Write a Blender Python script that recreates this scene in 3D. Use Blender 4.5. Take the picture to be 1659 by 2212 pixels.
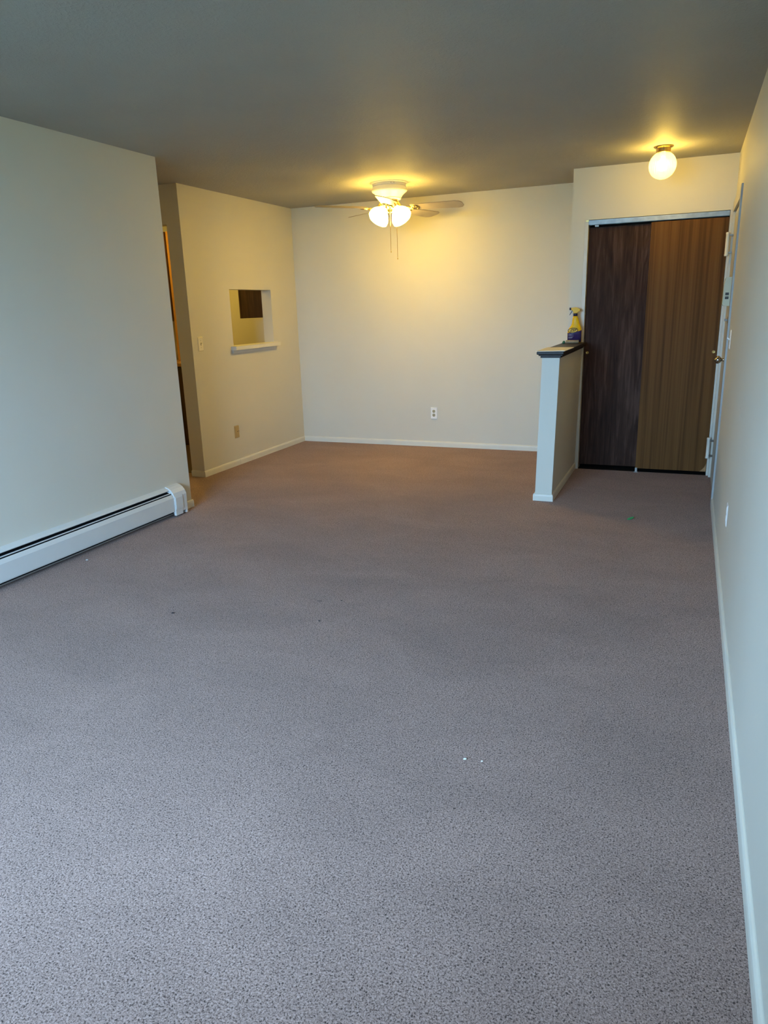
import bpy, bmesh, math, random
from mathutils import Vector, Matrix

scene = bpy.context.scene
COL = scene.collection
for _o in list(bpy.data.objects):
    bpy.data.objects.remove(_o, do_unlink=True)

# ------------------------------------------------------------------ camera
IMG_W, F_PX = 1659.0, 1552.606
cam_data = bpy.data.cameras.new('camera')
cam_data.sensor_fit = 'HORIZONTAL'
cam_data.sensor_width = 36.0
cam_data.lens = F_PX / IMG_W * 36.0
cam_data.clip_start = 0.02
cam = bpy.data.objects.new('camera', cam_data)
COL.objects.link(cam)
CR = Vector((0.92443332, 0.38017373, -0.02984918))
CU = Vector((-0.07730192, 0.26346493, 0.96156677))
CF = Vector((-0.37342663, 0.88659696, -0.27294392))
mw = Matrix.Identity(4)
for i in range(3):
    mw[i][0], mw[i][1], mw[i][2] = CR[i], CU[i], -CF[i]
mw[2][3] = 1.417
cam.matrix_world = mw
scene.camera = cam

# ------------------------------------------------------------------ colour management
scene.view_settings.view_transform = 'Standard'
scene.view_settings.look = 'None'
scene.view_settings.gamma = 1.0
scene.view_settings.use_curve_mapping = False
scene.view_settings.exposure = 0.0
scene.cycles.use_denoising = True
scene.cycles.max_bounces = 7
scene.cycles.diffuse_bounces = 4
scene.cycles.transparent_max_bounces = 8
scene.cycles.use_adaptive_sampling = True
scene.cycles.adaptive_threshold = 0.02
scene.cycles.sample_clamp_indirect = 8.0

# ------------------------------------------------------------------ daylight: overcast sky seen by the window behind the camera
SKY = (0.43, 0.70, 1.03)
SKY_STRENGTH = 122.0
LAMP = (1.0, 0.665, 0.115)
FAN_STRENGTH = 38.0
GLOBE_STRENGTH = 240.0
BULB_STRENGTH = 255.0
KITCHEN_STRENGTH = 70.0
world = bpy.data.worlds.new('overcast_sky')
scene.world = world
world.use_nodes = True
wb = world.node_tree.nodes['Background']
# standard overcast sky: three times as bright overhead as at the horizon, one colour all over
wt = world.node_tree
w_tc = wt.nodes.new('ShaderNodeTexCoord')
w_sep = wt.nodes.new('ShaderNodeSeparateXYZ')
wt.links.new(w_tc.outputs['Generated'], w_sep.inputs[0])
w_max = wt.nodes.new('ShaderNodeMath'); w_max.operation = 'MAXIMUM'; w_max.inputs[1].default_value = 0.0
wt.links.new(w_sep.outputs['Z'], w_max.inputs[0])
w_mad = wt.nodes.new('ShaderNodeMath'); w_mad.operation = 'MULTIPLY_ADD'
w_mad.inputs[1].default_value = SKY_STRENGTH * 2.0 / 3.0; w_mad.inputs[2].default_value = SKY_STRENGTH / 3.0
wt.links.new(w_max.outputs[0], w_mad.inputs[0])
wb.inputs['Color'].default_value = (*SKY, 1)
wt.links.new(w_mad.outputs[0], wb.inputs['Strength'])

WIN_X0, WIN_X1, WIN_Z0, WIN_Z1, WIN_Y = -2.75, -0.65, 0.80, 2.28, -1.20
pl = bpy.data.lights.new('window_portal', 'AREA')
pl.shape = 'RECTANGLE'
pl.size, pl.size_y = WIN_X1 - WIN_X0, WIN_Z1 - WIN_Z0
pl.cycles.is_portal = True
po = bpy.data.objects.new('window_portal', pl)
COL.objects.link(po)
po.location = ((WIN_X0 + WIN_X1) / 2, WIN_Y - 0.06, (WIN_Z0 + WIN_Z1) / 2)
po.rotation_euler = (math.radians(90), 0, 0)   # -Z of the light points along +Y, into the room

# ------------------------------------------------------------------ room measures (metres)
ZC = 2.44
XH, YH = -3.4145, 4.330          # heater wall plane and its end
XL, YK = -3.932, 5.216           # kitchen wall plane and its near end
YB = 7.089                       # back wall
YC, XC = 6.388, -0.953           # closet wall and its outer edge
HX0, HX1, HY, HZ = -0.963, -0.840, 5.224, 1.048   # half wall
XK = -6.3                        # far side of kitchen and hall
def xr(y): return 0.2385 + 0.0010 * y              # the long wall is a touch out of square

# ------------------------------------------------------------------ materials
MATS = {}
def nt(name):
    m = bpy.data.materials.new(name); m.use_nodes = True
    t = m.node_tree
    return m, t, t.nodes['Principled BSDF']
def coords(t, scale=(1, 1, 1)):
    g = t.nodes.new('ShaderNodeNewGeometry')
    mp = t.nodes.new('ShaderNodeMapping'); mp.inputs['Scale'].default_value = scale
    t.links.new(g.outputs['Position'], mp.inputs['Vector'])
    return mp.outputs['Vector']
def noise(t, vec, scale, detail=2.0, rough=0.5, dist=0.0):
    n = t.nodes.new('ShaderNodeTexNoise')
    n.inputs['Scale'].default_value = scale; n.inputs['Detail'].default_value = detail
    n.inputs['Roughness'].default_value = rough; n.inputs['Distortion'].default_value = dist
    t.links.new(vec, n.inputs['Vector'])
    return n.outputs['Fac']
def ramp(t, fac, stops):
    r = t.nodes.new('ShaderNodeValToRGB')
    el = r.color_ramp.elements
    while len(el) < len(stops): el.new(0.5)
    for e, (p, c) in zip(el, stops):
        e.position = p; e.color = (*c, 1)
    t.links.new(fac, r.inputs['Fac'])
    return r.outputs['Color']
def bump(t, bsdf, height, strength, dist, prev=None):
    b = t.nodes.new('ShaderNodeBump')
    b.inputs['Strength'].default_value = strength; b.inputs['Distance'].default_value = dist
    t.links.new(height, b.inputs['Height'])
    if prev: t.links.new(prev, b.inputs['Normal'])
    t.links.new(b.outputs['Normal'], bsdf.inputs['Normal'])
    return b.outputs['Normal']
def plain(name, col, rough=0.5, metal=0.0, var=0.06, vscale=6.0, bscale=0.0, bstr=0.2, spec=0.5, coat=0.0):
    m, t, b = nt(name)
    v = coords(t)
    f = noise(t, v, vscale, 3)
    lo = tuple(max(0, c * (1 - var)) for c in col); hi = tuple(min(1, c * (1 + var)) for c in col)
    t.links.new(ramp(t, f, [(0.3, lo), (0.7, hi)]), b.inputs['Base Color'])
    b.inputs['Roughness'].default_value = rough; b.inputs['Metallic'].default_value = metal
    b.inputs['Specular IOR Level'].default_value = spec
    if coat: b.inputs['Coat Weight'].default_value = coat
    if bscale: bump(t, b, noise(t, v, bscale, 3), bstr, 0.002)
    MATS[name] = m
    return m
def wood(name, dark, mid, light, scale=(60, 60, 2.2), rough=0.45, dist=0.6, fig=0.0, spec=0.5):
    m, t, b = nt(name)
    v = coords(t, scale)
    f = noise(t, v, 1.0, 5, 0.6, dist)
    v2 = coords(t, tuple(s * 4 for s in scale))
    f2 = noise(t, v2, 1.0, 2, 0.5)
    mx = t.nodes.new('ShaderNodeMath'); mx.operation = 'MULTIPLY_ADD'
    t.links.new(f2, mx.inputs[0]); mx.inputs[1].default_value = 0.25; t.links.new(f, mx.inputs[2])
    fac = mx.outputs[0]
    if fig:
        v3 = coords(t, (5.0, 5.0, 0.9)); f3 = noise(t, v3, 1.0, 3, 0.55, 1.2)
        m3 = t.nodes.new('ShaderNodeMath'); m3.operation = 'MULTIPLY_ADD'
        t.links.new(f3, m3.inputs[0]); m3.inputs[1].default_value = fig; t.links.new(fac, m3.inputs[2])
        m4 = t.nodes.new('ShaderNodeMath'); m4.operation = 'SUBTRACT'
        t.links.new(m3.outputs[0], m4.inputs[0]); m4.inputs[1].default_value = fig * 0.5
        fac = m4.outputs[0]
    t.links.new(ramp(t, fac, [(0.38, dark), (0.62, mid), (0.85, light)]), b.inputs['Base Color'])
    b.inputs['Roughness'].default_value = rough
    b.inputs['Specular IOR Level'].default_value = spec
    bump(t, b, f, 0.08, 0.001)
    MATS[name] = m
    return m

def wall_mat(name, col):
    m, t, b = nt(name)
    v = coords(t)
    f = noise(t, v, 1.3, 3)
    t.links.new(ramp(t, f, [(0.3, tuple(c * 0.975 for c in col)), (0.7, tuple(min(1, c * 1.02) for c in col))]), b.inputs['Base Color'])
    b.inputs['Roughness'].default_value = 0.55
    b.inputs['Specular IOR Level'].default_value = 0.35
    n1 = bump(t, b, noise(t, v, 160, 3), 0.10, 0.002)
    bump(t, b, noise(t, v, 5, 2), 0.10, 0.01, n1)
    MATS[name] = m
    return m
wall_mat('wall_paint', (0.64, 0.605, 0.525))

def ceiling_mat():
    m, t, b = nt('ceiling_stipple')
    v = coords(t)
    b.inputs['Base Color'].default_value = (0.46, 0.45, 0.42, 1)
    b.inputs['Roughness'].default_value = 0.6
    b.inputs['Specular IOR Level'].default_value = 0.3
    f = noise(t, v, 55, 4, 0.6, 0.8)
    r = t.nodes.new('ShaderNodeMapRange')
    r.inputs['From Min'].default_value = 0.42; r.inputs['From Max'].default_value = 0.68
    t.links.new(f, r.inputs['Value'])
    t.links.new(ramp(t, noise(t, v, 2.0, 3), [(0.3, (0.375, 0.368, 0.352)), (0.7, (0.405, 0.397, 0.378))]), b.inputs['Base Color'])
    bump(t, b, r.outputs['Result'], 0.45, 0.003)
    MATS['ceiling_stipple'] = m
ceiling_mat()

def carpet_mat():
    m, t, b = nt('carpet_mauve')
    v = coords(t)
    fine = noise(t, v, 235, 3, 0.6, 0.7)
    tuft = t.nodes.new('ShaderNodeTexVoronoi'); tuft.inputs['Scale'].default_value = 330
    t.links.new(v, tuft.inputs['Vector'])
    yarn = ramp(t, fine, [(0.35, (0.044, 0.028, 0.023)), (0.46, (0.238, 0.155, 0.129)), (0.66, (0.43, 0.297, 0.255))])
    lay = ramp(t, noise(t, coords(t, (1.0, 1.6, 1)), 1.6, 4, 0.6, 0.6), [(0.32, (0.88, 0.87, 0.87)), (0.68, (1.08, 1.07, 1.07))])
    mx = t.nodes.new('ShaderNodeMix'); mx.data_type = 'RGBA'; mx.blend_type = 'MULTIPLY'
    mx.inputs['Factor'].default_value = 1.0
    t.links.new(yarn, mx.inputs[6]); t.links.new(lay, mx.inputs[7])
    t.links.new(mx.outputs[2], b.inputs['Base Color'])
    b.inputs['Roughness'].default_value = 0.95
    b.inputs['Specular IOR Level'].default_value = 0.05
    b.inputs['Sheen Weight'].default_value = 0.08
    b.inputs['Sheen Roughness'].default_value = 0.6
    n1 = bump(t, b, fine, 0.35, 0.0025)
    bump(t, b, tuft.outputs['Distance'], 0.25, 0.0012, n1)
    MATS['carpet_mauve'] = m
carpet_mat()

plain('trim_white', (0.70, 0.67, 0.59), 0.4, var=0.03, vscale=9)
plain('heater_white', (0.66, 0.65, 0.63), 0.35, var=0.02)
plain('heater_fin', (0.55, 0.55, 0.57), 0.5)
plain('heater_slot_shade', (0.006, 0.0065, 0.008), 0.9, spec=0.1)  # near-black, paints shade into the heater slot
plain('plate_white', (0.86, 0.85, 0.84), 0.35, var=0.02)
plain('plate_ivory', (0.80, 0.74, 0.58), 0.35, var=0.02)
plain('plate_tan', (0.42, 0.30, 0.12), 0.4, var=0.05)
plain('socket_dark', (0.03, 0.025, 0.02), 0.5)
plain('socket_almond', (0.42, 0.38, 0.25), 0.4)
plain('steel_track', (0.25, 0.27, 0.29), 0.45, 0.85, var=0.15, vscale=22)
plain('steel_dark', (0.16, 0.14, 0.12), 0.3, 0.9)
plain('steel_knob', (0.42, 0.38, 0.33), 0.22, 1.0)
plain('brass', (0.78, 0.52, 0.16), 0.22, 1.0, var=0.08, vscale=30)
plain('brass_dull', (0.55, 0.40, 0.15), 0.4, 0.9)
plain('door_paint', (0.56, 0.53, 0.46), 0.4, var=0.02, bscale=60, bstr=0.05)
plain('frame_grey', (0.33, 0.34, 0.34), 0.4, var=0.04)
plain('intercom_plastic', (0.52, 0.50, 0.36), 0.4, var=0.02)
plain('fan_white', (0.82, 0.79, 0.70), 0.3, var=0.02)
plain('blade_cream', (0.44, 0.36, 0.26), 0.35, var=0.06, vscale=12)
plain('cap_espresso', (0.016, 0.012, 0.010), 0.42, var=0.3, vscale=25, spec=0.3)
plain('card_cream', (0.90, 0.84, 0.74), 0.8, var=0.05, vscale=20)
plain('tube_tan', (0.34, 0.26, 0.16), 0.6, var=0.1, vscale=60)
plain('green_plastic', (0.03, 0.14, 0.06), 0.4)
plain('leaf_green', (0.02, 0.32, 0.10), 0.5)
plain('scrap_white', (0.85, 0.90, 0.90), 0.6)
plain('lint_dark', (0.015, 0.015, 0.02), 0.9)
plain('bottle_yellow', (0.80, 0.46, 0.01), 0.38, var=0.05, vscale=40, spec=0.3)
plain('bottle_navy', (0.008, 0.010, 0.055), 0.3)
plain('label_purple', (0.045, 0.025, 0.095), 0.18, var=0.1, vscale=50)
plain('label_ink', (0.012, 0.010, 0.010), 0.7, spec=0.1)
plain('label_print', (0.24, 0.19, 0.26), 0.5)
plain('kitchen_floor_brown', (0.055, 0.028, 0.018), 0.5, var=0.2, vscale=14)
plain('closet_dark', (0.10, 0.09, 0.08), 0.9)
plain('gap_shade_black', (0.012, 0.010, 0.009), 0.9, spec=0.1)  # shade of the gap below the closet doors, put into the colour
plain('ground_grass', (0.10, 0.12, 0.07), 0.95, var=0.25, vscale=3)
plain('window_frame_white', (0.75, 0.76, 0.76), 0.4)
wood('closet_dark_wood', (0.022, 0.010, 0.0065), (0.038, 0.018, 0.012), (0.080, 0.043, 0.031), (24, 24, 1.6), 0.55, 1.4, fig=1.0, spec=0.08)
wood('closet_brown_wood', (0.060, 0.025, 0.007), (0.120, 0.054, 0.016), (0.150, 0.072, 0.022), (26, 26, 0.35), 0.55, 0.35, spec=0.08)
wood('cabinet_walnut', (0.016, 0.006, 0.004), (0.038, 0.014, 0.008), (0.075, 0.030, 0.016), (45, 45, 2.2), 0.35, 1.0, fig=0.5)
wood('pine_board', (0.22, 0.095, 0.02), (0.36, 0.17, 0.035), (0.45, 0.24, 0.06), (60, 60, 2.0), 0.45, 0.5)
plain('counter_edge', (0.30, 0.16, 0.06), 0.4, var=0.15, vscale=30)

def shade_mat():
    m, t, b = nt('frosted_glass_lit')
    b.inputs['Base Color'].default_value = (0.9, 0.87, 0.8, 1)
    b.inputs['Roughness'].default_value = 0.35
    b.inputs['Emission Color'].default_value = (*LAMP, 1)
    b.inputs['Emission Strength'].default_value = FAN_STRENGTH
    MATS['frosted_glass_lit'] = m
    m2, t2, b2 = nt('bulb_lit')
    b2.inputs['Emission Color'].default_value = (*LAMP, 1)
    b2.inputs['Emission Strength'].default_value = GLOBE_STRENGTH
    MATS['bulb_lit'] = m2
    m5, t5, b5 = nt('shade_bulb_lit')
    b5.inputs['Emission Color'].default_value = (*LAMP, 1)
    b5.inputs['Emission Strength'].default_value = BULB_STRENGTH
    MATS['shade_bulb_lit'] = m5
    m6, t6, b6 = nt('kitchen_lamp_lit')
    b6.inputs['Emission Color'].default_value = (*LAMP, 1)
    b6.inputs['Emission Strength'].default_value = KITCHEN_STRENGTH
    MATS['kitchen_lamp_lit'] = m6
    m7, t7, b7 = nt('hall_fill_lit')
    b7.inputs['Emission Color'].default_value = (*LAMP, 1)
    b7.inputs['Emission Strength'].default_value = 9.0
    MATS['hall_fill_lit'] = m7
    # clear ribbed glass: light passes, edges catch reflections
    m3 = bpy.data.materials.new('ribbed_glass'); m3.use_nodes = True
    t3 = m3.node_tree; t3.nodes.remove(t3.nodes['Principled BSDF'])
    out = t3.nodes['Material Output']
    tr = t3.nodes.new('ShaderNodeBsdfTransparent'); tr.inputs['Color'].default_value = (0.97, 0.95, 0.90, 1)
    tl = t3.nodes.new('ShaderNodeBsdfTranslucent'); tl.inputs['Color'].default_value = (0.9, 0.88, 0.82, 1)
    gl = t3.nodes.new('ShaderNodeBsdfGlossy'); gl.inputs['Roughness'].default_value = 0.08
    fr = t3.nodes.new('ShaderNodeFresnel'); fr.inputs['IOR'].default_value = 1.5
    m1 = t3.nodes.new('ShaderNodeMixShader'); m1.inputs[0].default_value = 0.22
    t3.links.new(tr.outputs[0], m1.inputs[1]); t3.links.new(tl.outputs[0], m1.inputs[2])
    mm = t3.nodes.new('ShaderNodeMixShader')
    t3.links.new(fr.outputs[0], mm.inputs[0]); t3.links.new(m1.outputs[0], mm.inputs[1]); t3.links.new(gl.outputs[0], mm.inputs[2])
    t3.links.new(mm.outputs[0], out.inputs['Surface'])
    MATS['ribbed_glass'] = m3
    m4 = bpy.data.materials.new('window_glass'); m4.use_nodes = True
    t4 = m4.node_tree; t4.nodes.remove(t4.nodes['Principled BSDF'])
    out = t4.nodes['Material Output']
    tr = t4.nodes.new('ShaderNodeBsdfTransparent'); tr.inputs['Color'].default_value = (0.93, 0.95, 0.95, 1)
    gl = t4.nodes.new('ShaderNodeBsdfGlossy'); gl.inputs['Roughness'].default_value = 0.02
    fr = t4.nodes.new('ShaderNodeFresnel'); fr.inputs['IOR'].default_value = 1.45
    mm = t4.nodes.new('ShaderNodeMixShader')
    t4.links.new(fr.outputs[0], mm.inputs[0]); t4.links.new(tr.outputs[0], mm.inputs[1]); t4.links.new(gl.outputs[0], mm.inputs[2])
    t4.links.new(mm.outputs[0], out.inputs['Surface'])
    MATS['window_glass'] = m4
shade_mat()

# ------------------------------------------------------------------ mesh helpers
def link(name, me, mat, parent=None, smooth=False):
    o = bpy.data.objects.new(name, me)
    COL.objects.link(o)
    if mat: me.materials.append(MATS[mat])
    if parent: o.parent = parent
    if smooth:
        for p in me.polygons: p.use_smooth = True
    return o
def obj(name, bm, mat, parent=None, smooth=False, bevel=0.0):
    bmesh.ops.recalc_face_normals(bm, faces=bm.faces)
    if bevel:
        bmesh.ops.bevel(bm, geom=list(bm.edges), offset=bevel, segments=2, profile=0.6, affect='EDGES', clamp_overlap=True)
    me = bpy.data.meshes.new(name)
    bm.to_mesh(me); bm.free()
    return link(name, me, mat, parent, smooth)
def tag(o, label, cat, kind=None, group=None):
    o['label'] = label; o['category'] = cat
    if kind: o['kind'] = kind
    if group: o['group'] = group
    return o
def thing(name, label, cat, loc, kind=None, group=None):
    o = bpy.data.objects.new(name, None)
    o.empty_display_size = 0.05
    COL.objects.link(o); o.location = loc
    return tag(o, label, cat, kind, group)
def box(bm, x0, x1, y0, y1, z0, z1):
    vs = [bm.verts.new(p) for p in ((x0, y0, z0), (x1, y0, z0), (x1, y1, z0), (x0, y1, z0), (x0, y0, z1), (x1, y0, z1), (x1, y1, z1), (x0, y1, z1))]
    for f in ((0, 3, 2, 1), (4, 5, 6, 7), (0, 1, 5, 4), (1, 2, 6, 5), (2, 3, 7, 6), (3, 0, 4, 7)):
        bm.faces.new([vs[i] for i in f])
    return vs
def boxes(*bs):
    bm = bmesh.new()
    for b in bs: box(bm, *b)
    return bm
def prism(bm, prof, p0, axis, length, u, v):
    """extrude the closed profile [(a, b)] laid out along u, v from p0 along axis"""
    p0, axis, u, v = Vector(p0), Vector(axis), Vector(u), Vector(v)
    A = [bm.verts.new(p0 + u * a + v * b) for a, b in prof]
    B = [bm.verts.new(p0 + u * a + v * b + axis * length) for a, b in prof]
    n = len(prof)
    for i in range(n):
        bm.faces.new((A[i], A[(i + 1) % n], B[(i + 1) % n], B[i]))
    bm.faces.new(A[::-1]); bm.faces.new(B)
    return A + B
def lathe(bm, prof, c=(0, 0, 0), seg=32, axis=None, sx=1.0, sy=1.0, rib=0.0, ribs=0):
    """revolve [(r, z)] about an axis (default +Z) through c"""
    c = Vector(c)
    q = Matrix.Identity(3) if axis is None else Vector((0, 0, 1)).rotation_difference(Vector(axis)).to_matrix()
    rings = []
    for r, z in prof:
        if r < 1e-6:
            rings.append([bm.verts.new(c + q @ Vector((0, 0, z)))])
        else:
            rings.append([bm.verts.new(c + q @ Vector((sx * r * (1 + rib * math.cos(ribs * 2 * math.pi * k / seg)) * math.cos(2 * math.pi * k / seg),
                                                       sy * r * (1 + rib * math.cos(ribs * 2 * math.pi * k / seg)) * math.sin(2 * math.pi * k / seg), z))) for k in range(seg)])
    for a, b in zip(rings, rings[1:]):
        if len(a) == 1 and len(b) == 1: continue
        for k in range(seg):
            j = (k + 1) % seg
            if len(a) == 1: bm.faces.new((a[0], b[j], b[k]))
            elif len(b) == 1: bm.faces.new((a[k], a[j], b[0]))
            else: bm.faces.new((a[k], a[j], b[j], b[k]))
    return rings
def tube(bm, pts, r, seg=8):
    pts = [Vector(p) for p in pts]
    rr = r if isinstance(r, (list, tuple)) else [r] * len(pts)
    rings = []
    for i, p in enumerate(pts):
        d = (pts[min(i + 1, len(pts) - 1)] - pts[max(i - 1, 0)]).normalized()
        a = d.orthogonal().normalized() if i == 0 else (rings_a - d * rings_a.dot(d)).normalized()
        rings_a = a
        b = d.cross(a)
        rings.append([bm.verts.new(p + (a * math.cos(2 * math.pi * k / seg) + b * math.sin(2 * math.pi * k / seg)) * rr[i]) for k in range(seg)])
    for a, b in zip(rings, rings[1:]):
        for k in range(seg):
            bm.faces.new((a[k], a[(k + 1) % seg], b[(k + 1) % seg], b[k]))
    bm.faces.new(rings[0][::-1]); bm.faces.new(rings[-1])
def poly_prism(bm, pts, d):
    """a closed polygon of 3-D points, extruded by vector d"""
    d = Vector(d)
    A = [bm.verts.new(p) for p in pts]; B = [bm.verts.new(Vector(p) + d) for p in pts]
    n = len(pts)
    for i in range(n): bm.faces.new((A[i], A[(i + 1) % n], B[(i + 1) % n], B[i]))
    bm.faces.new(A[::-1]); bm.faces.new(B)
def struct(name, bm, mat, label, cat, **k):
    return tag(obj(name, bm, mat, **k), label, cat, 'structure')

# ------------------------------------------------------------------ room shell
YW = WIN_Y            # inner face of the window wall
struct('floor', boxes((XK, 0.36, YW - 0.12, YB + 0.1, -0.12, 0.0)), 'carpet_mauve', 'mauve brown cut pile carpet covering the living room', 'floor')
struct('floor_kitchen', boxes((XK, XL - 0.13, YK + 0.11, YB, 0.0, 0.004)), 'kitchen_floor_brown', 'dark brown kitchen floor past the hall doorway', 'floor')
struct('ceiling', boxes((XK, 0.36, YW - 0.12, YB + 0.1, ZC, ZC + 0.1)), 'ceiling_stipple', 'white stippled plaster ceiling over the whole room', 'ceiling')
struct('wall_left', boxes((XH - 0.12, XH, YW, YH, 0, ZC)), 'wall_paint', 'off white wall above the baseboard heater', 'wall')
struct('wall_hall', boxes((XK, XH - 0.12, YH - 0.12, YH, 0, ZC)), 'wall_paint', 'off white side wall of the short hall', 'wall')
struct('wall_hall_end', boxes((XK - 0.1, XK, YH - 0.12, YB, 0, ZC)), 'wall_paint', 'plain end wall of hall and kitchen', 'wall')
DX = -4.070           # doorway edge next to the kitchen corner
struct('wall_kitchen_doorway', boxes((DX, XL - 0.11, YK, YK + 0.11, 0, ZC), (DX - 0.80, DX, YK, YK + 0.11, 2.135, ZC), (XK, DX - 0.80, YK, YK + 0.11, 0, ZC)),
       'wall_paint', 'shaded beige wall return holding the kitchen doorway', 'wall')
# kitchen wall with the pass-through opening
PY0, PY1, PZ0, PZ1 = 5.838, 6.569, 1.112, 1.625
struct('wall_kitchen', boxes((XL - 0.11, XL, YK, PY0, 0, ZC), (XL - 0.11, XL, PY1, YB, 0, ZC), (XL - 0.11, XL, PY0, PY1, 0, PZ0 - 0.02), (XL - 0.11, XL, PY0, PY1, PZ1, ZC)),
       'wall_paint', 'cream wall with a square pass through opening', 'wall')
struct('wall_back', boxes((XK, 0.36, YB, YB + 0.1, 0, ZC)), 'wall_paint', 'wide cream back wall behind the ceiling fan', 'wall')
CX0, CX1, CZT = -0.822, 0.226, 2.050      # closet opening
struct('wall_closet', boxes((XC, CX0, YC, YC + 0.11, 0, ZC), (CX0, CX1, YC, YC + 0.11, CZT, ZC), (CX1, 0.30, YC, YC + 0.11, 0, ZC), (XC, XC + 0.10, YC + 0.11, YB, 0, ZC)),
       'wall_paint', 'cream wall framing the sliding closet doors', 'wall')
# right wall, slightly out of square, with the entry door opening
DY0, DY1, DZ = 5.47, 6.335, 2.035
def rwall(bm, y0, y1, z0, z1):
    poly_prism(bm, [(xr(y0), y0, z0), (xr(y1), y1, z0), (xr(y1), y1, z1), (xr(y0), y0, z1)], (0.10, 0, 0))
bm = bmesh.new()
rwall(bm, YW, DY0, 0, ZC); rwall(bm, DY0, DY1, DZ, ZC); rwall(bm, DY1, YB, 0, ZC)
struct('wall_right', bm, 'wall_paint', 'long off white wall running beside the carpet to the entry door', 'wall')
struct('door_light_block', boxes((xr(6) + 0.095, 0.42, 5.30, 6.50, -0.1, 2.3)), 'closet_dark', 'unseen dark backing added behind the entry door to block light', 'wall')  # unseen backing added to stop sky light leaking round the door
struct('wall_window', boxes((XK, WIN_X0, YW - 0.12, YW, 0, ZC), (WIN_X1, 0.36, YW - 0.12, YW, 0, ZC), (WIN_X0, WIN_X1, YW - 0.12, YW, WIN_Z1, ZC), (WIN_X0, WIN_X1, YW - 0.12, YW, 0, WIN_Z0)),
       'wall_paint', 'off white wall around the wide window', 'wall')
w = thing('window_1', 'wide two pane window facing the carpet', 'window', ((WIN_X0 + WIN_X1) / 2, YW - 0.06, WIN_Z0), 'structure')
def rel(o, bm):
    bmesh.ops.translate(bm, verts=bm.verts, vec=-Vector(o.location)); return bm
xm = (WIN_X0 + WIN_X1) / 2
obj('window_frame', rel(w, boxes((WIN_X0, WIN_X0 + .05, YW - .10, YW - .02, WIN_Z0, WIN_Z1), (WIN_X1 - .05, WIN_X1, YW - .10, YW - .02, WIN_Z0, WIN_Z1),
    (xm - .03, xm + .03, YW - .10, YW - .02, WIN_Z0, WIN_Z1), (WIN_X0, WIN_X1, YW - .10, YW - .02, WIN_Z0, WIN_Z0 + .05), (WIN_X0, WIN_X1, YW - .10, YW - .02, WIN_Z1 - .05, WIN_Z1))), 'window_frame_white', w)
obj('pane', rel(w, boxes((WIN_X0 + .05, xm - .03, YW - .052, YW - .048, WIN_Z0 + .05, WIN_Z1 - .05))), 'window_glass', w)
obj('pane', rel(w, boxes((xm + .03, WIN_X1 - .05, YW - .072, YW - .068, WIN_Z0 + .05, WIN_Z1 - .05))), 'window_glass', w)
struct('ground_outside', boxes((-30, 26, -50, YW - 0.14, -0.45, -0.30)), 'ground_grass', 'lawn outside the window', 'ground')

# half wall (leans a little, as in the photograph)
def lean(z): return -0.011 + 0.024 * z / HZ
bm = boxes((HX0, HX1, HY, YC, 0, HZ))
for v in bm.verts: v.co.x += lean(v.co.z)
struct('wall_divider', bm, 'wall_paint', 'waist high half wall between dining corner and entry', 'wall')
# its wooden cap: two stepped mouldings
bm = bmesh.new()
cx0, cx1, cy = HX0 + lean(HZ), HX1 + lean(HZ), HY
def capstep(o, z0, z1):
    box(bm, cx0 - o, cx1 + o, cy - o, YC - 0.001, z0, z1)
capstep(0.010, HZ - 0.004, HZ + 0.010); capstep(0.022, HZ + 0.010, HZ + 0.020)
tcap = struct('trim_1', bm, 'cap_espresso', 'black brown wooden cap moulding topping the half wall', 'trim', bevel=0.003)
ZCAP = HZ + 0.042
obj('cap_board', boxes((cx0 - 0.033, cx1 + 0.033, cy - 0.036, YC - 0.001, HZ + 0.0195, ZCAP)), 'cap_espresso', tcap, bevel=0.006)

# baseboards: rounded top
BH, BT = 0.056, 0.012
BPROF = [(0, 0), (BT, 0), (BT, BH * 0.66), (BT * 0.88, BH * 0.84), (BT * 0.55, BH * 0.96), (BT * 0.2, BH), (0, BH)]
def base(bm, p0, p1, n):
    p0, p1 = Vector(p0), Vector(p1)
    d = (p1 - p0)
    prism(bm, BPROF, p0, d.normalized(), d.length, n, (0, 0, 1))
def baseboard(name, runs, label):
    bm = bmesh.new()
    for r in runs: base(bm, *r)
    return struct(name, bm, 'trim_white', label, 'baseboard')
bb = thing('baseboard_kitchen', 'cream baseboard along the pass through wall, split by a butt joint', 'baseboard', (XL, 6.0, 0), 'structure')
def bpart(parent, *run):
    bm = bmesh.new(); base(bm, *run); rel(parent, bm)
    return obj('board', bm, 'trim_white', parent)
bpart(bb, (XL, YK - BT, 0), (XL, 5.772, 0), (1, 0, 0))
bpart(bb, (XL, 5.776, 0), (XL, YB, 0), (1, 0, 0))
baseboard('baseboard_hall', [((DX + 0.0, YK, 0), (XL, YK, 0), (0, -1, 0))], 'short shaded baseboard turning into the hall')
baseboard('baseboard_back', [((XL, YB, 0), (XC + 0.0, YB, 0), (0, -1, 0))], 'white baseboard along the back wall')
baseboard('baseboard_left', [((XH, 4.20, 0), (XH, YH + BT, 0), (1, 0, 0)), ((XH, YH, 0), (XH - 0.7, YH, 0), (0, 1, 0))], 'stub of white baseboard past the heater end')
bm = bmesh.new()
prism(bm, BPROF, (xr(YW), YW, 0), Vector((xr(5.40) - xr(YW), 5.40 - YW, 0)).normalized(), 5.40 - YW, (-1, 0, 0), (0, 0, 1))
struct('baseboard_right', bm, 'trim_white', 'long white baseboard beside the carpet up to the door casing', 'baseboard')
lx = lean(0)
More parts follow.
